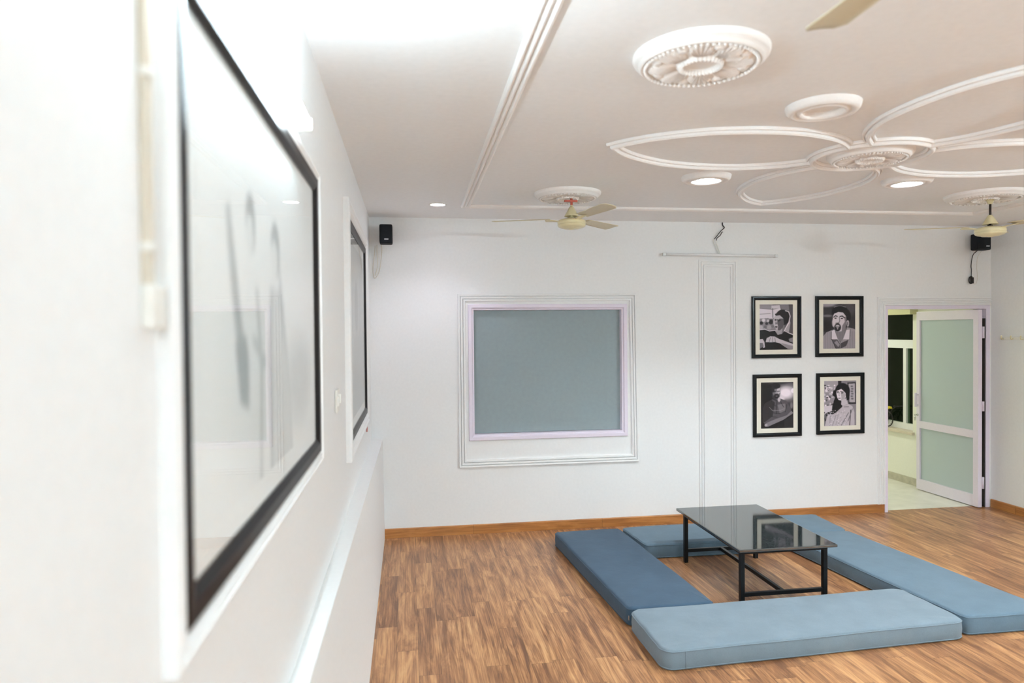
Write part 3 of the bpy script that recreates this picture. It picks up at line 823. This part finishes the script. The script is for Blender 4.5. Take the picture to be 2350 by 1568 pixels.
# ------------------------------------------------------------------ ceiling ornaments
def medallion(R=0.25):
    root = empty('ceiling_medallion', (0, 0, H))
    k = R / 0.25
    rim = [(0.212, 0.0), (0.212, -0.038), (0.216, -0.044), (0.221, -0.043), (0.228, -0.036), (0.232, -0.028), (0.240, -0.025), (0.246, -0.018), (0.250, -0.008), (0.250, 0.0)]
    MB().lathe([(r * k, z) for r, z in rim], seg=72).build('rim', 'plaster', root)
    b = MB()
    for i in range(64):
        an = 2 * math.pi * i / 64
        b.sphere((0.205 * k * math.cos(an), 0.206 * k * math.sin(an), -0.043), 0.0075 * k, 7, 5)
    b.build('bead_ring', 'plaster', root)
    nr, na = 46, 288
    vs, fs = [], []
    for i in range(nr + 1):
        r = 0.2 * i / nr
        for j in range(na):
            th = 2 * math.pi * j / na
            h = 0.006
            ph = (th * 8 / (2 * math.pi)) % 1.0 - 0.5
            t = (r - 0.082) / (0.180 - 0.082)
            if 0 < t < 1:
                wdt = 0.46 * math.sin(math.pi * min(1, t * 0.80 + 0.16)) ** 0.55
                e = 1 - abs(ph) / max(wdt, 1e-3)
                if e > 0:
                    h += 0.016 * min(1, e * 3.0) * (0.55 + 0.45 * t) * (0.70 + 0.30 * math.cos(ph * 2 * math.pi * 9 / (0.5 + t * 0.8))) + 0.006 * math.sin(math.pi * t)
            ph2 = ((th * 8 / (2 * math.pi)) + 0.5) % 1.0 - 0.5
            if 0.12 < r < 0.182:
                e2 = 1 - math.hypot(ph2 / 0.22, (r - 0.158) / 0.022)
                if e2 > 0: h = max(h, 0.006 + 0.016 * min(1, e2 * 2))
            if 0.058 < r < 0.080: h = 0.022 * math.sin(math.pi * (r - 0.058) / 0.022) ** 0.6 + 0.006 + 0.003 * math.cos(th * 32)
            if r <= 0.058: h = 0.004
            vs.append((r * 1.07 * k * math.cos(th), r * 1.07 * k * math.sin(th), -h * 0.8 - 0.030))
    for i in range(nr):
        for j in range(na):
            j2 = (j + 1) % na
            fs.append((i * na + j, i * na + j2, (i + 1) * na + j2, (i + 1) * na + j))
    MB().quad_add(vs, fs, True).build('leaf_relief', 'plaster', root, fix=False)
    return root
GM = 'plaster ceiling medallions'
m1 = medallion(); m1.location = (1.432, -3.86, H)
tag(m1, 'round white plaster medallion with acanthus leaves and no fan, nearest on the ceiling', 'medallion', GM)
for (x, y, r, lab) in ((1.530, -1.250, 1.0, 'white plaster medallion above the left ceiling fan'),
                       (4.790, -1.540, 1.12, 'cream plaster medallion above the right ceiling fan'),
                       (3.040, -2.600, 0.94, 'carved plaster medallion at the heart of the ceiling flower')):
    c = copy_tree(m1); c.location = (x, y, H); c.scale = (r, r, 1); c.rotation_euler = (0, 0, rnd.uniform(0, 0.7))
    tag(c, lab, 'medallion', GM)

# the flower
flower = empty('plaster_flower', (3.040, -2.600, H - 0.0006))
PR = [(0, 0), (0, 0.012), (0.003, 0.017), (0.010, 0.018), (0.013, 0.009), (0.017, 0.010), (0.020, 0.026), (0.026, 0.033), (0.036, 0.034), (0.044, 0.027), (0.046, 0.010), (0.049, 0.009), (0.052, 0.017), (0.059, 0.016), (0.062, 0.010), (0.062, 0)]
fl_ceil = lambda a, b_, h: (a, b_, -h)
half = [(0.268, 0.170), (0.325, 0.222), (0.40, 0.275), (0.52, 0.330), (0.68, 0.372), (0.90, 0.375), (1.15, 0.325), (1.36, 0.215), (1.49, 0.108), (1.575, 0.0)]
for ang, sc in ((181, 1.0), (85, 0.975), (1, 1.0), (269, 1.0)):
    loop = catmull(half, 6)
    pts = [(p.x * sc, p.y * 1.04) for p in loop] + [(p.x * sc, -p.y * 1.04) for p in loop[::-1][1:]]
    a = math.radians(ang)
    pts = [(x * math.cos(a) - y * math.sin(a), x * math.sin(a) + y * math.cos(a)) for x, y in pts]
    MB().sweep(pts, [(u - 0.031, h) for u, h in PR], fl_ceil, False).build('petal', 'plaster', flower)
rp = [(0.318 * math.cos(2 * math.pi * k / 72), 0.318 * math.sin(2 * math.pi * k / 72)) for k in range(72)]
MB().sweep(rp, [(u - 0.031, h * 1.05) for u, h in PR], fl_ceil, True, True).build('ring', 'plaster', flower)
tag(flower, 'large four-petalled white plaster flower moulding in the middle of the ceiling', 'moulding')

# ringed downlights
def lamp_beam(root, watts, col):
    ld = bpy.data.lights.new('lamp_beam', 'SPOT')
    ld.energy = watts; ld.color = col; ld.spot_size = math.radians(125); ld.spot_blend = 0.7; ld.shadow_soft_size = 0.05
    lo_ = bpy.data.objects.new('lamp_beam', ld); COL.objects.link(lo_)
    lo_.parent = root; lo_.location = (0, 0, -0.045)
def downlight(x, y, lit, label):
    root = empty('downlight', (x, y, H))
    prof = [(0.088, -0.002), (0.090, -0.026), (0.098, -0.036), (0.106, -0.036), (0.113, -0.026), (0.118, -0.024), (0.126, -0.032), (0.132, -0.036), (0.148, -0.034), (0.160, -0.020), (0.165, 0.0)]
    MB().lathe(prof, seg=56).build('plaster_ring', 'plaster', root)
    if lit:
        MB().lathe([(0.070, -0.002), (0.072, -0.014), (0.086, -0.014), (0.0875, -0.002)], seg=40).build('trim_ring', 'white_plastic', root)
        MB().lathe([(0.0, -0.010), (0.040, -0.0105), (0.069, -0.008)], seg=40).build('lens', 'down_on', root, fix=False)
        lamp_beam(root, SPOT_WATTS, (0.90, 0.97, 1.0))
    else:
        MB().lathe([(0.0, -0.003), (0.06, -0.003), (0.0875, -0.004)], seg=40).build('blank_plate', 'plaster', root)
    tag(root, label, 'downlight', 'ringed downlights around the ceiling flower')
downlight(2.335, -1.900, True, 'lit ringed downlight left of the ceiling flower, by the back border')
downlight(3.785, -1.960, True, 'lit ringed downlight right of the ceiling flower, nearer the right fan')
downlight(2.245, -3.370, False, 'unlit round plaster ring between the nearest medallion and the ceiling flower')
downlight(3.80, -3.36, True, 'unseen ringed downlight near right of the ceiling flower, lit as added fill')  # out of view; its lamp is added to brighten the right side
root = empty('downlight', (0.585, -0.690, H))
MB().lathe([(0.058, -0.003), (0.060, -0.006), (0.070, -0.005), (0.074, 0.0)], seg=40).build('trim_ring', 'white_plastic', root)
MB().lathe([(0.0, -0.006), (0.04, -0.006), (0.0575, -0.004)], seg=40).build('lens', 'down_lilac', root, fix=False)
lamp_beam(root, SPOT_WATTS * 0.17, (0.86, 0.86, 1.0))
tag(root, 'small lit lilac-white downlight near the left corner, outside the ceiling border', 'downlight')

# ------------------------------------------------------------------ ceiling fans
def fan(x, y, zb, first_angle, canopy, label, tape):
    """zb = height of the underside of the motor"""
    root = empty('ceiling_fan', (x, y, zb))
    zc = H - zb
    MB().lathe([(0, 0.0), (0.018, 0.0), (0.022, 0.004), (0.045, 0.005), (0.060, 0.006), (0.064, 0.010), (0.088, 0.014), (0.100, 0.021), (0.105, 0.028), (0.107, 0.034), (0.103, 0.037), (0.1035, 0.040), (0.107, 0.043), (0.106, 0.060), (0.102, 0.066), (0.088, 0.073), (0.050, 0.079), (0.035, 0.085), (0.0, 0.086)], seg=44).build('motor', 'cream_metal', root)
    MB().lathe([(0.0, 0.172), (0.013, 0.172), (0.020, 0.162), (0.036, 0.132), (0.052, 0.104), (0.055, 0.098), (0.051, 0.098), (0.0, 0.140)], seg=36).build('lower_cone', 'cream_metal', root)
    MB().tube([(0, 0, 0.07), (0, 0, zc - 0.006)], 0.0085, 10).tube([(-0.02, 0, 0.092), (0.02, 0, 0.092)], 0.006).build('down_rod', 'cream_metal' if canopy == 0 else 'dark_metal', root)
    if canopy == 1:
        MB().lathe([(0.0, zc - 0.072), (0.012, zc - 0.072), (0.018, zc - 0.062), (0.030, zc - 0.040), (0.046, zc - 0.016), (0.048, zc - 0.006), (0.0, zc - 0.006)], seg=32).build('canopy', 'cream_metal', root)
    else:
        MB().rbox(-0.055, 0.045, -0.012, 0.012, zc - 0.066, zc - 0.052, 0.003).tube([(0, 0, zc - 0.09), (0, 0, zc - 0.02)], 0.0095).build('hook_bracket', 'red_tape' if tape else 'dark_metal', root)
    zbl = 0.078
    for k in range(3):
        an = math.radians(first_angle + 120 * k)
        br = MB()
        ca, sa = math.cos(an), math.sin(an)
        def P(u, v, h):
            return (u * ca - v * sa, u * sa + v * ca, h)
        # blade: slightly pitched, widening, curved section
        pitch = math.radians(-9)
        vs, fs = [], []
        N, Mw = 14, 6
        for i in range(N + 1):
            t = i / N
            u = 0.165 + (0.605 - 0.165) * t
            wd = 0.048 + 0.016 * t
            if t > 0.93: wd *= math.sqrt(max(0.0, 1 - ((t - 0.93) / 0.09) ** 2))
            for j in range(Mw + 1):
                v = (j / Mw - 0.5) * 2 * wd
                h = zbl + v * math.sin(pitch) + 0.006 * (1 - (v / 0.06) ** 2)
                vs.append(P(u, v * math.cos(pitch), h + 0.0012))
        n1 = len(vs)
        vs += [(a_, b_, c_ - 0.0024) for a_, b_, c_ in vs]
        for i in range(N):
            for j in range(Mw):
                q = (i * (Mw + 1) + j, i * (Mw + 1) + j + 1, (i + 1) * (Mw + 1) + j + 1, (i + 1) * (Mw + 1) + j)
                fs.append(q); fs.append(tuple(n1 + z for z in q[::-1]))
        edge = [i * (Mw + 1) for i in range(N + 1)] + [N * (Mw + 1) + j for j in range(1, Mw + 1)] + [i * (Mw + 1) + Mw for i in range(N - 1, -1, -1)] + [j for j in range(Mw - 1, 0, -1)]
        for e0, e1 in zip(edge, edge[1:] + edge[:1]): fs.append((e0, e1, n1 + e1, n1 + e0))
        bl = MB().quad_add(vs, fs, True).build('blade', 'cream_blade', root)
        br.quad_add([P(0.085, -0.016, zbl - 0.012), P(0.085, 0.016, zbl - 0.012), P(0.20, 0.030, zbl + 0.002), P(0.20, -0.030, zbl - 0.006),
                     P(0.085, -0.016, zbl - 0.018), P(0.085, 0.016, zbl - 0.018), P(0.20, 0.030, zbl - 0.002), P(0.20, -0.030, zbl - 0.010)],
                    [(0, 1, 2, 3), (7, 6, 5, 4), (0, 4, 5, 1), (1, 5, 6, 2), (2, 6, 7, 3), (3, 7, 4, 0)])
        br.build('bracket', 'cream_metal', bl)
    tag(root, label, 'ceiling fan', 'cream three-bladed ceiling fans')
    return root
fan(1.560, -1.250, 2.627, 162, 0, 'cream ceiling fan with red tape at its hook, hanging left near the back wall', True)
fan(4.853, -1.520, 2.572, 160, 1, 'cream ceiling fan with a cone canopy, hanging on the right before a speaker', False)
fan(1.470, -5.165, 2.615, 90, 1, 'cream ceiling fan nearest the viewer, only its blade tip in view', False)

# ------------------------------------------------------------------ speakers
def speaker(x, y, z, w, h, d, rz, label, badge_u):
    root = empty('wall_speaker', (x, y, z), rz)
    MB().rbox(-w / 2, w / 2, -d, 0, 0, h, 0.014).build('cabinet', 'black_plastic', root)
    MB().rbox(-w / 2 + 0.010, w / 2 - 0.010, -d - 0.006, -d + 0.002, 0.012, h - 0.012, 0.003).build('grille', 'black_plastic', root)
    MB().rbox(badge_u - 0.018, badge_u + 0.018, -d - 0.009, -d - 0.004, 0.034, 0.042, 0.001).build('badge', 'badge', root)
    MB().rbox(-0.018, 0.018, -0.002, -y - 0.001 if rz == 0 else 0.06, h * 0.35, h * 0.65, 0.003).build('bracket', 'dark_metal', root)
    tag(root, label, 'speaker', 'small black wall speakers')
    return root
speaker(0.153, -0.09, 2.640, 0.112, 0.170, 0.11, 0.0, 'small black wall speaker in the left corner under the ceiling', 0.004)
speaker(6.068, -0.06, 2.640, 0.150, 0.165, 0.10, 0.0, 'small black wall speaker above the door, partly behind the right fan', 0.03)
b = MB().tube(catmull([(0.110, -0.06, 2.645), (0.112, -0.03, 2.60), (0.100, -0.012, 2.50), (0.085, -0.010, 2.41), (0.045, -0.010, 2.352), (0.030, -0.010, 2.42), (0.040, -0.012, 2.52), (0.052, -0.03, 2.64)], 8), 0.0028, 6)
b.tube(catmull([(0.070, -0.06, 2.645), (0.068, -0.02, 2.58), (0.070, -0.012, 2.46), (0.048, -0.012, 2.375)], 8), 0.0028, 6)
o = b.build('speaker_wire', 'beige_wire'); tag(o, 'thin beige wire looped under the left corner speaker', 'wire')
b = MB().tube(catmull([(6.050, -0.09, 2.642), (6.052, -0.03, 2.60), (6.046, -0.014, 2.50), (6.050, -0.014, 2.45), (6.046, -0.016, 2.385)], 8), 0.004, 6)
b.tube(catmull([(6.046, -0.016, 2.385), (6.020, -0.022, 2.37), (6.014, -0.024, 2.335), (6.030, -0.024, 2.312), (6.052, -0.022, 2.32), (6.056, -0.02, 2.36), (6.046, -0.02, 2.385)], 6), 0.006, 6)
b.rbox(6.040, 6.062, -0.034, -0.008, 2.312, 2.375, 0.003)
o = b.build('coiled_cable', 'black_wire'); tag(o, 'black cable with a coiled plug hanging under the speaker above the door', 'cable')
b = MB().tube(catmull([(6.118, -0.07, 2.642), (6.120, -0.015, 2.58), (6.118, -0.008, 2.48), (6.124, -0.008, 2.38), (6.112, -0.008, 2.315), (6.085, -0.008, 2.308)], 8), 0.0016, 5)
o = b.build('speaker_wire', 'beige_wire'); tag(o, 'hair-thin pale wire beside the coiled black cable above the door', 'wire')

# ------------------------------------------------------------------ small wall fittings
sw = empty('switch_plate', (0, -3.02, 1.500))
MB().rbox(0.001, 0.012, -0.055, 0.055, 0, 0.105, 0.003).build('plate', 'white_plastic', sw)
MB().rbox(0.010, 0.018, -0.040, -0.012, 0.030, 0.075, 0.002).build('switch', 'white_plastic', sw)
MB().rbox(0.010, 0.022, 0.008, 0.040, 0.040, 0.080, 0.002).build('switch', 'white_plastic', sw)
tag(sw, 'white switch plate on the left wall between the two large pictures', 'switch')
rs = MB().rbox(0.001, 0.012, -0.80, -0.765, 1.085, 1.125, 0.003).build('small_socket', 'red')
tag(rs, 'tiny faded red fitting on the left wall under the farther picture', 'socket')
cd = empty('cable_conduit', (0, -5.374, 1.880))
MB().rbox(0.0, 0.011, -0.011, 0.011, 0.05, H - 1.881, 0.003).build('casing', 'beige_wire', cd)
MB().rbox(0.0, 0.015, -0.013, 0.040, 0.0, 0.058, 0.004).build('junction_box', 'white_plastic', cd)
for zz in (0.10, 0.325): MB().rbox(0.0, 0.013, -0.013, 0.013, zz, zz + .012, 0.003).build('clip', 'white_plastic', cd)
tag(cd, 'beige cable casing ending in a small white box, left of the nearest large picture', 'conduit')
hk = empty('hook_rail', (XR, -0.13, 1.735))
MB().rbox(-0.012, -0.001, -0.64, 0, 0.0, 0.03, 0.003).build('rail', 'white_plastic', hk)
for k in range(6):
    y_ = -0.035 - 0.112 * k
    MB().tube(catmull([(-0.010, y_, 0.012), (-0.030, y_, 0.006), (-0.040, y_, 0.020), (-0.036, y_, 0.034)], 5), 0.005, 7).sphere((-0.036, y_, 0.036), 0.008).build('hook', 'cream_metal', hk)
tag(hk, 'cream coat hook rail on the right wall beside the door', 'hook rail')

# ------------------------------------------------------------------ floor mattresses
def mattress(corners, h, mat, label, r=0.055, seam_x=None, puller=None):
    """corners: four floor points counter-clockwise"""
    C = [Vector((x, y)) for x, y in corners]
    ctr = sum(C, Vector((0, 0))) / 4
    root = empty('floor_mattress', (ctr.x, ctr.y, 0.0))
    C = [c - ctr for c in C]
    out = []
    for i in range(4):
        p, a_, d_ = C[i], C[i - 1], C[(i + 1) % 4]
        e0 = (a_ - p).normalized(); e1 = (d_ - p).normalized()
        s0, s1 = p + e0 * r, p + e1 * r
        for k in range(9):
            t = k / 8
            out.append((1 - t) ** 2 * s0 + 2 * t * (1 - t) * p + t * t * s1)
        L = (d_ - p).length
        for k in range(1, 14):
            t = (r + (L - 2 * r) * k / 14) / L
            out.append(p + (d_ - p) * t)
    n_ = len(out)
    rr = random.Random(int(abs(ctr.x * 1000)))
    ph = [rr.uniform(0, 6.28) for _ in range(3)]
    layers = [(0.018, 0.0), (0.004, 0.004), (0.0, 0.014), (-0.003, h * 0.5), (0.0, h - 0.018), (0.004, h - 0.007), (0.012, h - 0.001), (0.022, h)]
    vs, fs = [], []
    for ins, z in layers:
        for i, p in enumerate(out):
            d = (-p).normalized()
            # inset along local inward normal
            t = (out[(i + 1) % n_] - out[i - 1]).normalized(); nn = Vector((-t.y, t.x))
            q = p + nn * ins
            wv = 0.0012 * math.sin(i * 0.9 + ph[0]) + 0.001 * math.sin(i * 0.37 + ph[1])
            vs.append((q.x, q.y, z + (wv if z > h * 0.6 else 0)))
    for sc_, dz in ((0.86, 0.003), (0.6, 0.005)):
        ring = vs[(len(layers) - 1) * n_:len(layers) * n_]
        vs += [(x * sc_, y * sc_, h + dz) for x, y, _ in ring]
    K = len(layers) + 2
    for l in range(K - 1):
        for i in range(n_):
            j = (i + 1) % n_
            fs.append((l * n_ + i, l * n_ + j, (l + 1) * n_ + j, (l + 1) * n_ + i))
    fs.append(tuple(range(n_))[::-1]); fs.append(tuple((K - 1) * n_ + i for i in range(n_)))
    MB().quad_add(vs, fs, True).build('cover', mat, root)
    for zz, nm in ((h - 0.013, 'piping'), (0.012, 'piping')):
        pts = []
        for i, p in enumerate(out):
            t = (out[(i + 1) % n_] - out[i - 1]).normalized(); nn = Vector((-t.y, t.x))
            q = p - nn * 0.0005
            pts.append((q.x, q.y, zz + 0.0012 * math.sin(i * 0.9 + ph[0])))
        MB().tube(pts, 0.0028, 6, True).build(nm, mat, root)
    if seam_x is not None:
        p0, p1 = C[0], C[1]
        q = p0 + (p1 - p0).normalized() * seam_x
        MB().tube([(q.x, q.y - 0.0022, 0.012), (q.x, q.y - 0.0022, h - 0.012)], 0.0022, 6).build('side_seam', mat, root)
    if puller is not None:
        MB().rbox(puller[0] - ctr.x - 0.004, puller[0] - ctr.x + 0.004, puller[1] - ctr.y - 0.004, puller[1] - ctr.y + 0.004, 0.045, 0.075, 0.002).build('zip_pull', 'steel', root)
    tag(root, label, 'mattress', 'blue grey floor mattresses around the low table')
    return root
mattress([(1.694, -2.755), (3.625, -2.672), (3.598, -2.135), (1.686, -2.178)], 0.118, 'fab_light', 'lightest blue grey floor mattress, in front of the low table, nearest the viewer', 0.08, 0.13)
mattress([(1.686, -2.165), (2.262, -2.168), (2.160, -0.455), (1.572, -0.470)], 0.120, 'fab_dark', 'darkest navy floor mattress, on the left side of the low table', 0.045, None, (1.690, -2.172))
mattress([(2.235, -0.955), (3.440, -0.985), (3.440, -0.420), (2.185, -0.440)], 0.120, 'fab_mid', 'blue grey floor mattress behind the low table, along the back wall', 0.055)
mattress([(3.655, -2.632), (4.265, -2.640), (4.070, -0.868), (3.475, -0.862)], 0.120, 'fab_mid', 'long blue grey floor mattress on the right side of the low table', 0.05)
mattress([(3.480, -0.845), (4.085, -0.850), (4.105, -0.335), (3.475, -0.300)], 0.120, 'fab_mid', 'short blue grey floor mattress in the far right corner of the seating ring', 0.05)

# ------------------------------------------------------------------ low table
tx0, tx1, ty0, ty1, tz = 2.470, 3.168, -2.095, -1.003, 0.420
tb = empty('low_table', ((tx0 + tx1) / 2, (ty0 + ty1) / 2, 0))
hx, hy = (tx1 - tx0) / 2, (ty1 - ty0) / 2
MB().rbox(-hx, hx, -hy, hy, tz - 0.020, tz, 0.005).build('granite_top', 'granite', tb)
fx, fy = hx - 0.05, hy - 0.075
q = 0.015
b = MB()
for s in (-1, 1):
    b.box(s * fx - q, s * fx + q, -fy - q, fy + q, tz - 0.050, tz - 0.0205)
    b.box(-fx + q, fx - q, s * fy - q, s * fy + q, tz - 0.050, tz - 0.0205)
b.build('top_frame', 'steel_black', tb)
for sx_ in (-1, 1):
    for s in (-1, 1):
        MB().rbox(sx_ * fx - q, sx_ * fx + q, s * fy - q, s * fy + q, 0.0, tz - 0.050, 0.002).build('leg', 'steel_black', tb)
for s in (-1, 1):
    MB().rbox(-fx + q, fx - q, s * fy - q * .8, s * fy + q * .8, 0.082, 0.108, 0.002).build('stretcher', 'steel_black', tb)
MB().rbox(-q * .8, q * .8, -fy + q * .8, fy - q * .8, 0.082, 0.108, 0.002).build('stretcher', 'steel_black', tb)
tag(tb, 'low black granite-topped coffee table on a black steel frame between the mattresses', 'table')
